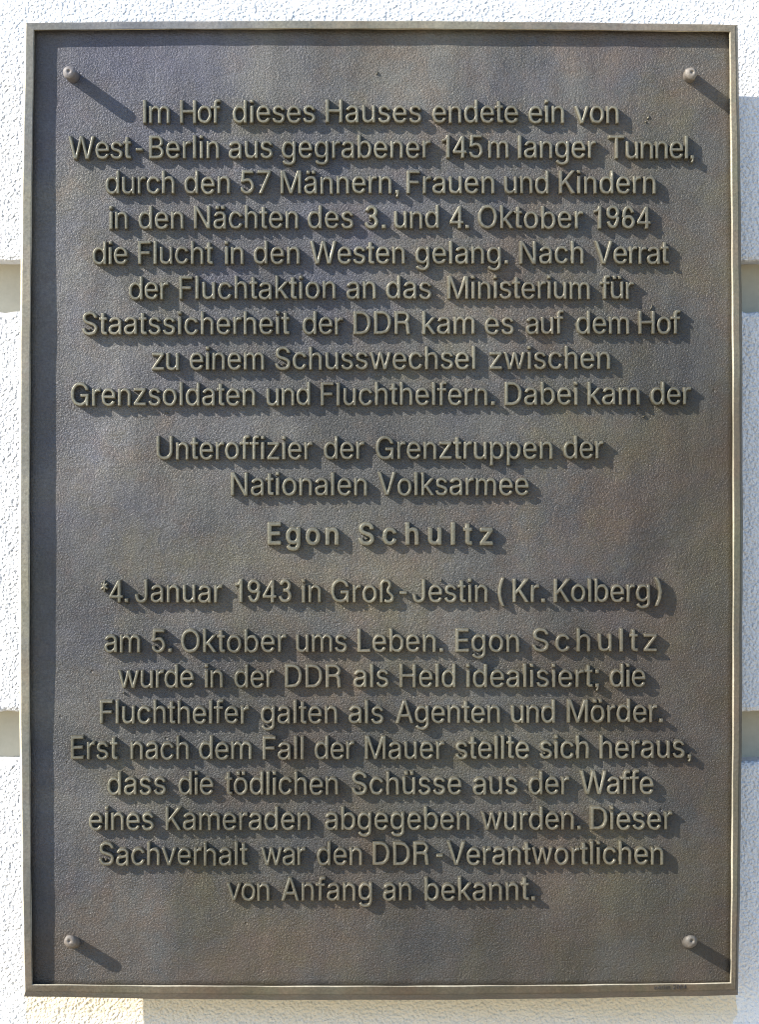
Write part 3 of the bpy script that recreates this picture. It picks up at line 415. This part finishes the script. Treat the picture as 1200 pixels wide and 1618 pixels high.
def simplify(loop, tol):
    n = len(loop)
    if n < 8: return None
    A = np.array(loop)
    i0 = int(np.argmin(A[:, 0])); A = np.roll(A, -i0, axis=0)
    i1 = int(np.argmax(np.hypot(*(A - A[0]).T)))
    keep = {0, i1}
    def rec(a, b):
        if b - a < 2: return
        p, q = A[a], A[b % n]
        seg = A[a + 1:b]
        d = q - p; L_ = math.hypot(*d) + 1e-9
        dd = np.abs((seg[:, 0] - p[0]) * d[1] - (seg[:, 1] - p[1]) * d[0]) / L_
        k = int(np.argmax(dd))
        if dd[k] > tol:
            keep.add(a + 1 + k); rec(a, a + 1 + k); rec(a + 1 + k, b)
    rec(0, i1); rec(i1, n)
    K_ = sorted(keep)
    if len(K_) < 4: return None
    return [tuple(A[k]) for k in K_]

_cache = {}
def glyph_mesh(ch, sx, sy, grow, h):
    key = (ch, round(sx / sy * 40), round(sy * 2000), round(grow, 2), h)
    if key in _cache: return _cache[key]
    sxq = round(sx / sy * 40) / 40 * sy
    gx, gy, S = field(ch, sxq, sy, grow, 0.5 if h > 3 else 0.2)
    if h > 3:
        levels = [(0.0, -1.2), (0.45, 0.45 * h), (1.05, 0.91 * h), (1.5, 0.98 * h), (2.0, h)]
    else:
        levels = [(0.0, -0.2), (0.2, h)]
    verts, edges, zs = [], [], []
    for lev, z in levels:
        for lp in contours(gx, gy, S, lev):
            lp = simplify(lp, 0.06 if h > 3 else 0.04)
            if not lp: continue
            b = len(verts); n = len(lp)
            verts += lp; zs += [z] * n
            edges += [(b + i, b + (i + 1) % n) for i in range(n)]
    ov, oe, of, orig, _, _ = delaunay_2d_cdt([Vector(v) for v in verts], edges, [], 0, 1e-5)
    z_out = [zs[o[0]] if o else h for o in orig]
    V2 = np.array([(v.x, v.y) for v in ov])
    F = []
    st = gx[1] - gx[0]
    for f in of:
        c = V2[list(f)].mean(axis=0)
        fi = (c[0] - gx[0]) / st; fj = (c[1] - gy[0]) / st
        i = int(fi); j = int(fj)
        if i < 0 or j < 0 or i >= len(gx) - 1 or j >= len(gy) - 1: continue
        u, v = fi - i, fj - j
        s = (S[j, i] * (1 - u) + S[j, i + 1] * u) * (1 - v) + (S[j + 1, i] * (1 - u) + S[j + 1, i + 1] * u) * v
        if s > 0.0:
            a, b, c_ = f[0], f[1], f[2]
            ar = (V2[b][0] - V2[a][0]) * (V2[c_][1] - V2[a][1]) - (V2[c_][0] - V2[a][0]) * (V2[b][1] - V2[a][1])
            F.append(tuple(f) if ar > 0 else tuple(reversed(f)))
    V3 = np.column_stack([V2, np.array(z_out)])
    _cache[key] = (V3, F, sxq / sx)
    return _cache[key]

LETTER_H = 13.0
STATS = []
def word(text, x0, x1, base, parent, mat, name='word', cap=35.9, grow=1.35, h=LETTER_H, spaced=False, slope=0.0, base_fn=None, z0=0.0, wide=None):
    """raised word whose outline runs from x0 to x1 (photograph positions) on the baseline `base`"""
    sy = cap / 509.0
    ext = [glyph_ext(c) for c in text]
    pen, pens = 0.0, []
    for (adv, a, b) in ext:
        pens.append(pen); pen += adv
    nat = (pens[-1] + ext[-1][2]) - ext[0][1]
    need = (x1 - x0) - 2 * grow
    nominal = sy * 0.945
    sx = need / nat
    track = 0.0
    lo, hi = (0.93, 1.0) if len(text) > 1 else (0.6, 1.5)
    if spaced: lo = hi = wide or 1.0
    if sx > nominal * hi or sx < nominal * lo:
        sx = nominal * hi if sx > nominal * hi else nominal * lo
        if len(text) > 1: track = (need - nat * sx) / (len(text) - 1)
    STATS.append((text, round(need / nat / nominal, 2)))
    V, F = [], []
    off = 0
    for i, ch in enumerate(text):
        gv, gf, corr = glyph_mesh(ch, sx, sy, grow, h)
        g = gv.copy()
        g[:, 0] = g[:, 0] / corr
        gx0 = x0 + grow + (pens[i] - ext[0][1]) * sx + track * i
        # every letter was set and cast by hand: tiny tilt, height and depth differences
        if h > 3:
            a = random.gauss(0, 0.006); dz = random.uniform(0.93, 1.06); dy = random.gauss(0, 0.22)
            ph = random.uniform(0, 6.28)
            wob = 0.16
            gy_ = g[:, 1].copy(); gx_ = g[:, 0].copy()
            g[:, 0] += wob * np.sin(gy_ * 0.55 + ph) + wob * .6 * np.sin(gy_ * 1.3 + ph * 2)
            g[:, 1] += wob * np.sin(gx_ * 0.6 + ph * 1.7) + dy - a * gx_
            g[:, 2] *= dz
        X = gx0 + g[:, 0]
        bl = base_fn(gx0) if base_fn else base
        Y = bl - g[:, 1]
        Z = g[:, 2] + z0
        f = (D - Z) / D
        fm = (D - h * .5 - z0) / D
        V.append(np.column_stack([(X - 600) * fm * K, (809 - Y) * fm * K, Z * K]))
        F += [tuple(k + off for k in q) for q in gf]
        off += len(gv)
    me = mesh_of(name, np.vstack(V), F, smooth=True)
    return link(name, me, parent, [mat])

# ------------------------------------------------------------------ the plaque
plaque = bpy.data.objects.new('memorial_plaque', None)
COL.objects.link(plaque)
plaque.matrix_world = ROOT_M
plaque.empty_display_size = 0.1
tag(plaque, label='dark bronze memorial plaque with raised German text and four bolts on white wall', category='plaque')

RIM_Z, BACK_Z = 19.0, -9.0

def quad3(p0, p1, p2):
    (a, A), (b, B), (c, C_) = p0, p1, p2
    return lambda t: A * (t - b) * (t - c) / ((a - b) * (a - c)) + B * (t - a) * (t - c) / ((b - a) * (b - c)) + C_ * (t - a) * (t - b) / ((c - a) * (c - b))

O_T = quad3((38, 36.0), (560, 32.6), (1167, 39.3))
O_B = quad3((37, 1574.3), (600, 1580.0), (1167, 1572.0))
O_L = quad3((36, 38.8), (800, 29.6), (1574, 36.8))
O_R = quad3((39, 1166.8), (900, 1174.6), (1572, 1167.2))
I_T = quad3((54, 48.3), (500, 46.2), (1153, 51.2))
I_B = quad3((51, 1554.5), (600, 1557.3), (1154, 1552.0))
I_L = quad3((48, 54.3), (850, 46.6), (1554, 51.0))
I_R = quad3((51, 1152.5), (900, 1158.3), (1552, 1154.2))

def loop(T, R, B, L, z, n=56, grow=(0, 0, 0, 0), dz=(0, 0, 0, 0)):
    """closed ring of points, clockwise in the picture from the top-left corner; grow = outward top,right,bottom,left"""
    def corner(H, V, gh, gv):
        x, y = 600, 800
        for _ in range(6):
            y = H(x) + gh; x = V(y) + gv
        return x, y
    gt, gr, gb, gl = grow
    tl = corner(T, L, -gt, -gl); tr = corner(T, R, -gt, gr)
    br = corner(B, R, gb, gr); bl = corner(B, L, gb, -gl)
    pts = []
    for i in range(n):
        x = tl[0] + (tr[0] - tl[0]) * i / n; pts.append((x, T(x) - gt))
    for i in range(n):
        y = tr[1] + (br[1] - tr[1]) * i / n; pts.append((R(y) + gr, y))
    for i in range(n):
        x = br[0] + (bl[0] - br[0]) * i / n; pts.append((x, B(x) + gb))
    for i in range(n):
        y = bl[1] + (tl[1] - bl[1]) * i / n; pts.append((L(y) - gl, y))
    out = []
    for k, (x, y) in enumerate(pts):
        sd, fr = k // n, (k % n) / n
        # height differs from side to side, blended across the corners
        e = 0.012
        zs_ = dz[sd]
        if fr < e: zs_ = (dz[sd] + dz[sd - 1]) / 2 + (dz[sd] - dz[sd - 1]) / 2 * fr / e
        if fr > 1 - e: zs_ = (dz[sd] + dz[(sd + 1) % 4]) / 2 + (dz[sd] - dz[(sd + 1) % 4]) / 2 * (1 - fr) / e
        zz = z + zs_ + 0.35 * math.sin(k * 0.37) + 0.3 * math.sin(k * 0.91 + 1) + 0.25 * math.sin(k * 1.7 + 2)
        x += 0.25 * math.sin(k * 0.61 + z) + 0.2 * math.sin(k * 1.43)
        y += 0.25 * math.sin(k * 0.57 + z) + 0.2 * math.sin(k * 1.31 + 2)
        out.append(P(x, y, zz))
    return out

# cross-section of the frame, from the plate outward and round the back
rings = [
    loop(I_T, I_R, I_B, I_L, -2.0, grow=(0, 0, 0, 0)),
    loop(I_T, I_R, I_B, I_L, RIM_Z - 2.5, grow=(0.3, 1.3, 0.8, 0.3)),
    loop(I_T, I_R, I_B, I_L, RIM_Z - 0.6, grow=(0.8, 2.4, 1.8, 0.8)),
    loop(I_T, I_R, I_B, I_L, RIM_Z, grow=(1.6, 3.3, 2.6, 1.8)),
    loop(O_T, O_R, O_B, O_L, RIM_Z - 0.2, grow=(-2.2, -4.6, -9.5, -3.6), dz=(-0.5, 1.3, -1.6, -0.3)),
    loop(O_T, O_R, O_B, O_L, RIM_Z - 1.4, grow=(-0.8, -2.6, -7.5, -2.6), dz=(-0.5, 1.3, -2.2, -0.3)),
    loop(O_T, O_R, O_B, O_L, 6.0, grow=(0, 0, 0, 0)),
    loop(O_T, O_R, O_B, O_L, BACK_Z + 2, grow=(-.3, -.3, -.3, -.3)),
    loop(O_T, O_R, O_B, O_L, BACK_Z, grow=(-2, -2, -2, -2)),
    loop(I_T, I_R, I_B, I_L, BACK_Z, grow=(4, 4, 4, 4)),
]
V, F = [], []
n = len(rings[0])
for r in rings: V += r
for a in range(len(rings)):
    b = (a + 1) % len(rings)
    for i in range(n):
        j = (i + 1) % n
        F.append((a * n + i, b * n + i, b * n + j, a * n + j))
me = mesh_of('frame', V, F)
link('frame', me, plaque, [M_FRAME, M_EDGE])
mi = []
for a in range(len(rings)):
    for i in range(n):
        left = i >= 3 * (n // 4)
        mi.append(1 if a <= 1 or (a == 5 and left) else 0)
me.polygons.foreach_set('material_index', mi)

# the sunk plate: front sheet with a slight casting sag, and a back
NX, NY = 90, 120
V, F = [], []
for side, z in ((0, 0.0), (1, -7.0)):
    for j in range(NY + 1):
        y = 46 + (1560 - 46) * j / NY
        L_, R_ = I_L(y) - 4, I_R(y) + 4
        for i in range(NX + 1):
            x = L_ + (R_ - L_) * i / NX
            yy = y
            if j == 0: yy = I_T(x) - 2.5
            if j == NY: yy = I_B(x) + 2.5
            u, v = (x - 50) / 1105, (yy - 50) / 1505
            zz = z
            if side == 0:
                edge = min(1, max(0, min(u, 1 - u, v, 1 - v)) * 9)
                zz += -3.8 * math.exp(-((v - 0.47) / 0.30) ** 2) * math.exp(-(u / 0.16) ** 2)
                zz += edge * (0.5 * math.sin(u * 9 + v * 5) + 0.4 * math.sin(v * 17 - u * 6 + 1) + 0.25 * math.sin(u * 31 + 2) * math.sin(v * 37))
            V.append(P(x, yy, zz))
m_ = (NX + 1) * (NY + 1)
for j in range(NY):
    for i in range(NX):
        a = j * (NX + 1) + i
        F.append((a, a + NX + 1, a + NX + 2, a + 1))
        F.append((m_ + a, m_ + a + 1, m_ + a + NX + 2, m_ + a + NX + 1))
rim_idx = [i for i in range(NX + 1)] + [j * (NX + 1) + NX for j in range(1, NY + 1)] + [NY * (NX + 1) + i for i in range(NX - 1, -1, -1)] + [j * (NX + 1) for j in range(NY - 1, 0, -1)]
for k in range(len(rim_idx)):
    a, b = rim_idx[k], rim_idx[(k + 1) % len(rim_idx)]
    F.append((a, b, m_ + b, m_ + a))
me = mesh_of('plate', V, F, smooth=False)
me.polygons.foreach_set('use_smooth', [True] * len(me.polygons))
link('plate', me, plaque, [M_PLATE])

# ------------------------------------------------------------------ the wording
def crop(cx0, s=1200 / 340.0):
    return lambda v: cx0 + v / s
CR = {'A': crop(90), 'B': crop(430), 'C': crop(770), 'D': crop(230), 'E': crop(560), 'F': crop(640),
      'G': crop(140), 'H': crop(440), 'I': crop(740), 'J': crop(340), 'K': crop(560), 'T': crop(410, 3.0)}
def px(s):
    return CR[s[0]](float(s[1:]))
# each line: baseline at left, middle and right of the picture; words with where they start and end
LINES = [
 ((197.3, 195.7, 197.6), 'Im A478 A632|Hof A684 A918|dieses A978 B246|Hauses B298 B840|endete B893 C178|ein C230 C434|von C486 C738'),
 ((253.0, 251.5, 252.6), 'West A62 A425|- A436 A482|Berlin A512 A908|aus A955 B8|gegrabener B52 B890|145 B942 B1180|m C4 C122|langer C172 C612|Tunnel, C676 C1158'),
 ((308.0, 307.4, 308.0), 'durch A268 A660|den A708 A970|57 A1022 A1197|Männern, B45 B712|Frauen B750 C45|und C95 C348|Kindern C400 C945'),
 ((364.0, 362.3, 363.6), 'in A290 A398|den A452 A710|Nächten A762 B150|des B197 B460|3. B515 B638|und B680 B935|4. B988 B1103|Oktober B1148 C540|1964 C590 C918'),
 ((419.4, 418.4, 418.6), 'die A195 A398|Flucht A450 A882|in A935 A1045|den A1095 B158|Westen B210 B745|gelang. B798 C122|Nach C180 C543|Verrat C598 C1025'),
 ((475.0, 473.6, 474.2), 'der A398 A625|Fluchtaktion A680 B358|an B413 B582|das B635 B895|Ministerium B978 C578|für C630 C822'),
 ((530.4, 529.5, 529.0), 'Staatssicherheit A138 B108|der B168 B400|DDR B453 B775|kam B838 B1135|es B1187 C155|auf C215 C433|dem C495 C797|Hof C843 C1085'),
 ((586.4, 585.0, 584.2), 'zu A527 A683|einem A738 A1160|Schusswechsel B15 B1138|zwischen C12 C690'),
 ((642.5, 641.7, 640.6), 'Grenzsoldaten A75 A1110|und A1167 B217|Fluchthelfern. B270 C47|Dabei C97 C510|kam C560 C855|der C910 C1143'),
 ((727.6, 726.8, 725.9), 'Unteroffizier D58 D935|der D993 E60|Grenztruppen E118 E1110|der F883 F1113'),
 ((784.3, 784.0, 783.1), 'Nationalen D475 E75|Volksarmee E130 E978'),
 ((862.0, 862.2, 862.2), 'Egon T36 T380 bold|Schultz T468 T1112 bold'),
 ((953.3, 952.7, 952.1), '* G65 G112|4. G112 G225|Januar G257 G750|1943 G810 G1137|in H130 H242|Groß H292 H650|- H675 H722|Jestin H748 H1172|( I165 I208|Kr. I247 I433|Kolberg I478 I1018|) I1038 I1085'),
 ((1031.8, 1031.2, 1029.8), 'am G85 G292|5. G350 G468|Oktober G513 G1108|ums H97 H388|Leben. H440 H925|Egon H987 I290|Schultz I358 I1058 spaced'),
 ((1087.6, 1087.0, 1086.2), 'wurde A338 A768|in A823 A930|der A987 B18|DDR B70 B390|als B452 B657|Held B710 B1028|idealisiert; B1083 C628|die C683 C888'),
 ((1144.3, 1143.7, 1142.0), 'Fluchthelfer A238 A1075|galten A1135 B368|als B425 B627|Agenten B687 C77|und C133 C383|Mörder. C445 C985'),
 ((1200.4, 1200.4, 1198.2), 'Erst A75 A350|nach A408 A740|dem A790 A1090|Fall A1145 B182|der B235 B463|Mauer B517 B965|stellte B1022 C240|sich C293 C572|heraus, C627 C1143'),
 ((1256.3, 1256.4, 1254.8), 'dass A278 A613|die A675 A877|tödlichen A933 B373|Schüsse B443 B1063|aus B1120 C175|der C230 C463|Waffe C518 C933'),
 ((1312.3, 1312.0, 1311.2), 'eines A175 A545|Kameraden A603 B218|abgegeben B293 B1107|wurden. B1165 C527|Dieser C575 C1038'),
 ((1367.9, 1367.6, 1366.2), 'Sachverhalt A232 A1075|war A1137 B190|den B248 B507|DDR B560 B880|- B915 B958|Verantwortlichen B975 C987'),
 ((1423.7, 1423.6, 1422.7), 'von J62 J308|Anfang J367 J880|an J935 J1100|bekannt. K392 K1013'),
]
for (bl, bm, br), txt in LINES:
    fn0 = quad3((110, bl), (600, bm), (1090, br))
    fn = lambda x, f=fn0: f(x) - 1.35
    for w in txt.split('|'):
        q = w.split(' ')
        t, x0, x1 = q[0], px(q[1]), px(q[2])
        mode = q[3] if len(q) > 3 else ''
        if mode == 'bold':
            o = word(t, x0, x1, 0, plaque, M_LETTER, name='bold_word', grow=2.35, cap=33.4, spaced=True, wide=0.96, base_fn=lambda x: fn0(x) - 2.35)
        elif mode == 'spaced':
            word(t, x0, x1, 0, plaque, M_LETTER, spaced=True, base_fn=fn)
        elif t == '*':
            word(t, x0, x1, 0, plaque, M_LETTER, name='asterisk', cap=30.0, grow=1.3, base_fn=lambda x: fn0(x) - 5.6)
        elif t in '()':
            word(t, x0, x1, 0, plaque, M_LETTER, name='bracket', base_fn=fn)
        elif t == '-':
            word(t, x0, x1, 0, plaque, M_LETTER, name='hyphen', base_fn=fn)
        else:
            word(t, x0, x1, 0, plaque, M_LETTER, base_fn=fn)
for t, x0, x1 in (('Berlin', 1035.0, 1059.5), ('2004', 1064.0, 1085.3)):
    word(t, x0, x1, 0, plaque, M_INK, name='small_engraved_word', cap=6.8, grow=0.15, h=0.5, z0=RIM_Z - 0.4, base_fn=lambda x: 1563.2 - (x - 1035) * 0.012)

# ------------------------------------------------------------------ bolts
def bolt(hx, hy, bx, by, height, dimple=(0, 0), r=10.1):
    """round pin through plate and wall gap; head centre at photo (hx,hy), foot at (bx,by)"""
    prof = [(-80, r * .93), (0, r * .93), (0.6, r * 1.0), (height * .55, r * .97), (height - 7, r * 1.0), (height - 3.6, r * .95), (height - 1.5, r * .78),
            (height - 0.4, r * .55), (height, r * .38), (height - 0.7, r * .26), (height - 2.2, r * .15), (height - 2.7, 0.01)]
    head = Vector(P(hx, hy, height)); foot = Vector(P(bx, by, 0))
    V, F = [], []
    NS = 32
    for (z, rad) in prof:
        t = z / height
        c = foot.lerp(head, max(0, t)) if t >= 0 else Vector((foot.x, foot.y, z * K))
        c.z = z * K
        k = 1.0 if rad < r * .6 else 0.0
        for i in range(NS):
            a = 2 * math.pi * i / NS
            wob = 1 + 0.025 * math.sin(3 * a + hx) + 0.02 * math.sin(5 * a + hy)
            V.append((c.x + (rad * wob * math.cos(a) + dimple[0] * k) * K, c.y + (rad * wob * math.sin(a) + dimple[1] * k) * K, c.z))
    for j in range(len(prof) - 1):
        for i in range(NS):
            i2 = (i + 1) % NS
            F.append((j * NS + i, j * NS + i2, (j + 1) * NS + i2, (j + 1) * NS + i))
    F.append(tuple((len(prof) - 1) * NS + i for i in range(NS)))
    me = mesh_of('bolt', V, F, smooth=True)
    return link('bolt', me, plaque, [M_BOLT])
bolt(108.0, 113.5, 115.5, 121.5, 53, (0.2, 1.0))
bolt(1093.0, 115.5, 1090.0, 121.0, 47, (1.8, 1.6))
bolt(109.5, 1487.0, 117.0, 1489.0, 40, (-0.2, 0.2))
bolt(1093.5, 1487.0, 1089.0, 1489.0, 45, (1.2, 0.2))

# small beads and burrs left by the casting
def nub(x, y, rx, ry, h, rot=0.0, mat=None):
    V, F = [], []
    NS, NR = 12, 4
    for j in range(NR + 1):
        a = math.pi / 2 * j / NR
        for i in range(NS):
            b = 2 * math.pi * i / NS
            w = 1 + 0.22 * math.sin(2 * b + x) + 0.15 * math.sin(3 * b + y)
            u, v = rx * math.cos(a) * math.cos(b) * w, ry * math.cos(a) * math.sin(b) * w
            p = Vector(P(x, y, 0)) + Vector((u * math.cos(rot) - v * math.sin(rot), u * math.sin(rot) + v * math.cos(rot), h * math.sin(a) - 0.8)) * K
            V.append(tuple(p))
    for j in range(NR):
        for i in range(NS):
            F.append((j * NS + i, j * NS + (i + 1) % NS, (j + 1) * NS + (i + 1) % NS, (j + 1) * NS + i))
    link('casting_bead', mesh_of('casting_bead', V, F, True), plaque, [mat or M_LETTER])
for q in ((142, 521, 2.2, 1.7, 9), (448, 576, 2.0, 1.6, 8), (586, 349, 2.2, 2.0, 8), (570, 1246, 2.6, 1.9, 9), (168, 1358, 2.8, 1.8, 9),
          (252, 1025, 1.8, 1.5, 8), (849, 1021, 2.0, 1.6, 8), (693, 925, 1.6, 1.3, 6), (580, 851, 2.2, 1.5, 9), (735, 1190, 2.0, 1.6, 8),
          (861, 1190, 2.0, 1.5, 8), (456, 852, 1.6, 1.3, 7), (596, 116, 1.0, 2.6, 4, -0.5), (1025, 186, 1.3, 4.5, 4, -0.35), (1021, 193, 1.5, 2.2, 4),
          (1030, 486, 1.2, 4.8, 5, -0.35), (1018, 658, 3.0, 1.4, 5, 0.3), (1010, 646, 1.1, 2.0, 4), (796, 586, 0.9, 3.2, 6, 0.1), (263, 652, 3.4, 0.9, 4, -0.6),
          (733, 732, 3.0, 0.9, 4, -0.6), (195, 1094, 1.0, 2.4, 5), (697, 917, 1.1, 2.4, 9)):
    nub(*q)

# ------------------------------------------------------------------ the house wall
WALL_Y = 0.0489     # front of the plaster courses, metres behind the picture plane at its centre
DEPTH = 0.034                   # depth of the joints
def hit_wall(pxl, pyl, wy):
    """where the sight line through a photograph position meets the vertical plane y = wy"""
    a = cam_o.matrix_world.translation
    b = ROOT_M @ Vector(P(pxl, pyl, 0))
    t = (wy - a.y) / (b.y - a.y)
    return a + (b - a) * t
z_a = hit_wall(20, 412, WALL_Y).z      # top of upper joint
z_b = hit_wall(20, 492.5, WALL_Y).z    # bottom of upper joint
z_c = hit_wall(20, 1125, WALL_Y).z
z_d = hit_wall(20, 1203, WALL_Y).z
pitch = z_a - z_c
X0, X1 = -1.6, 1.6
me = mesh_of('wall', [(X0, WALL_Y + DEPTH, -0.2), (X1, WALL_Y + DEPTH, -0.2), (X1, WALL_Y + DEPTH, 3.4), (X0, WALL_Y + DEPTH, 3.4),
                      (X0, WALL_Y + 0.3, -0.2), (X1, WALL_Y + 0.3, -0.2), (X1, WALL_Y + 0.3, 3.4), (X0, WALL_Y + 0.3, 3.4)],
             [(0, 1, 2, 3), (5, 4, 7, 6), (4, 0, 3, 7), (1, 5, 6, 2), (3, 2, 6, 7), (4, 5, 1, 0)])
wall = link('wall', me, None, [M_GROOVE])
tag(wall, kind='structure', label='white plastered house wall with smooth recessed joints behind the plaque', category='wall')

def course(zb, zt, fine):
    n = 1100 if fine else 60
    V, F = [], []
    rows = [(WALL_Y + DEPTH + 0.01, zb + 0.0), (WALL_Y + 0.004, zb), (WALL_Y + 0.0012, zb + 0.001), (WALL_Y, zb + 0.0035), (WALL_Y, (zb + zt) / 2), (WALL_Y, zt - 0.0035), (WALL_Y + 0.0012, zt - 0.001), (WALL_Y + 0.004, zt), (WALL_Y + DEPTH + 0.01, zt)]
    ph = random.uniform(0, 9)
    ed = {}
    e1 = RNG.normal(0, 1, n + 1); e2 = RNG.normal(0, 1, n + 1)
    sm = lambda e: (e + np.roll(e, 1) + np.roll(e, -1)) / 3
    e1, e2 = sm(e1), sm(e2)
    for k, (y, z) in enumerate(rows):
        for i in range(n + 1):
            x = X0 + (X1 - X0) * i / n
            dz = 0
            if fine:
                if 1 <= k <= 3: dz = e1[i] * 0.0008
                if 5 <= k <= 7: dz = e2[i] * 0.0008
            V.append((x, y, z + dz))
    m = n + 1
    for k in range(len(rows) - 1):
        for i in range(n):
            F.append((k * m + i, k * m + i + 1, (k + 1) * m + i + 1, (k + 1) * m + i))
    me = mesh_of('plaster_course', V, F)
    o = link('plaster_course', me, wall, [M_PLASTER])
    return o
course(z_a, z_b + pitch, True)   # course above the upper joint
course(z_c, z_b, True)                                          # course between the joints
course(z_d - (pitch - (z_c - z_d)), z_d, True)                                # course below the lower joint
zt = z_d - pitch
while zt > 0.15:
    zb_ = max(zt - (pitch - (z_c - z_d)), 0.0)
    course(zb_, zt, False)
    zt -= pitch
zb_ = z_a + pitch
while zb_ < 3.2:
    course(zb_, min(zb_ + pitch - (z_a - z_b), 3.38), False)
    zb_ += pitch

# ------------------------------------------------------------------ pavement in front of the house
N = Nodes('pale_stone_pavement')
c = N.ramp(N.noise(1.7, 5, 0.6), [(0.3, (0.36, 0.28, 0.17)), (0.7, (0.46, 0.37, 0.24))])
N.l(c, N.b.inputs['Base Color'])
N.b.inputs['Roughness'].default_value = 0.85
N.bump(N.noise(40, 4), 0.002)
me = mesh_of('pavement', [(-60, -60, 0), (60, -60, 0), (60, WALL_Y + 0.2, 0), (-60, WALL_Y + 0.2, 0)], [(0, 1, 2, 3)])
pav = link('pavement', me, None, [N.m])
tag(pav, kind='structure')
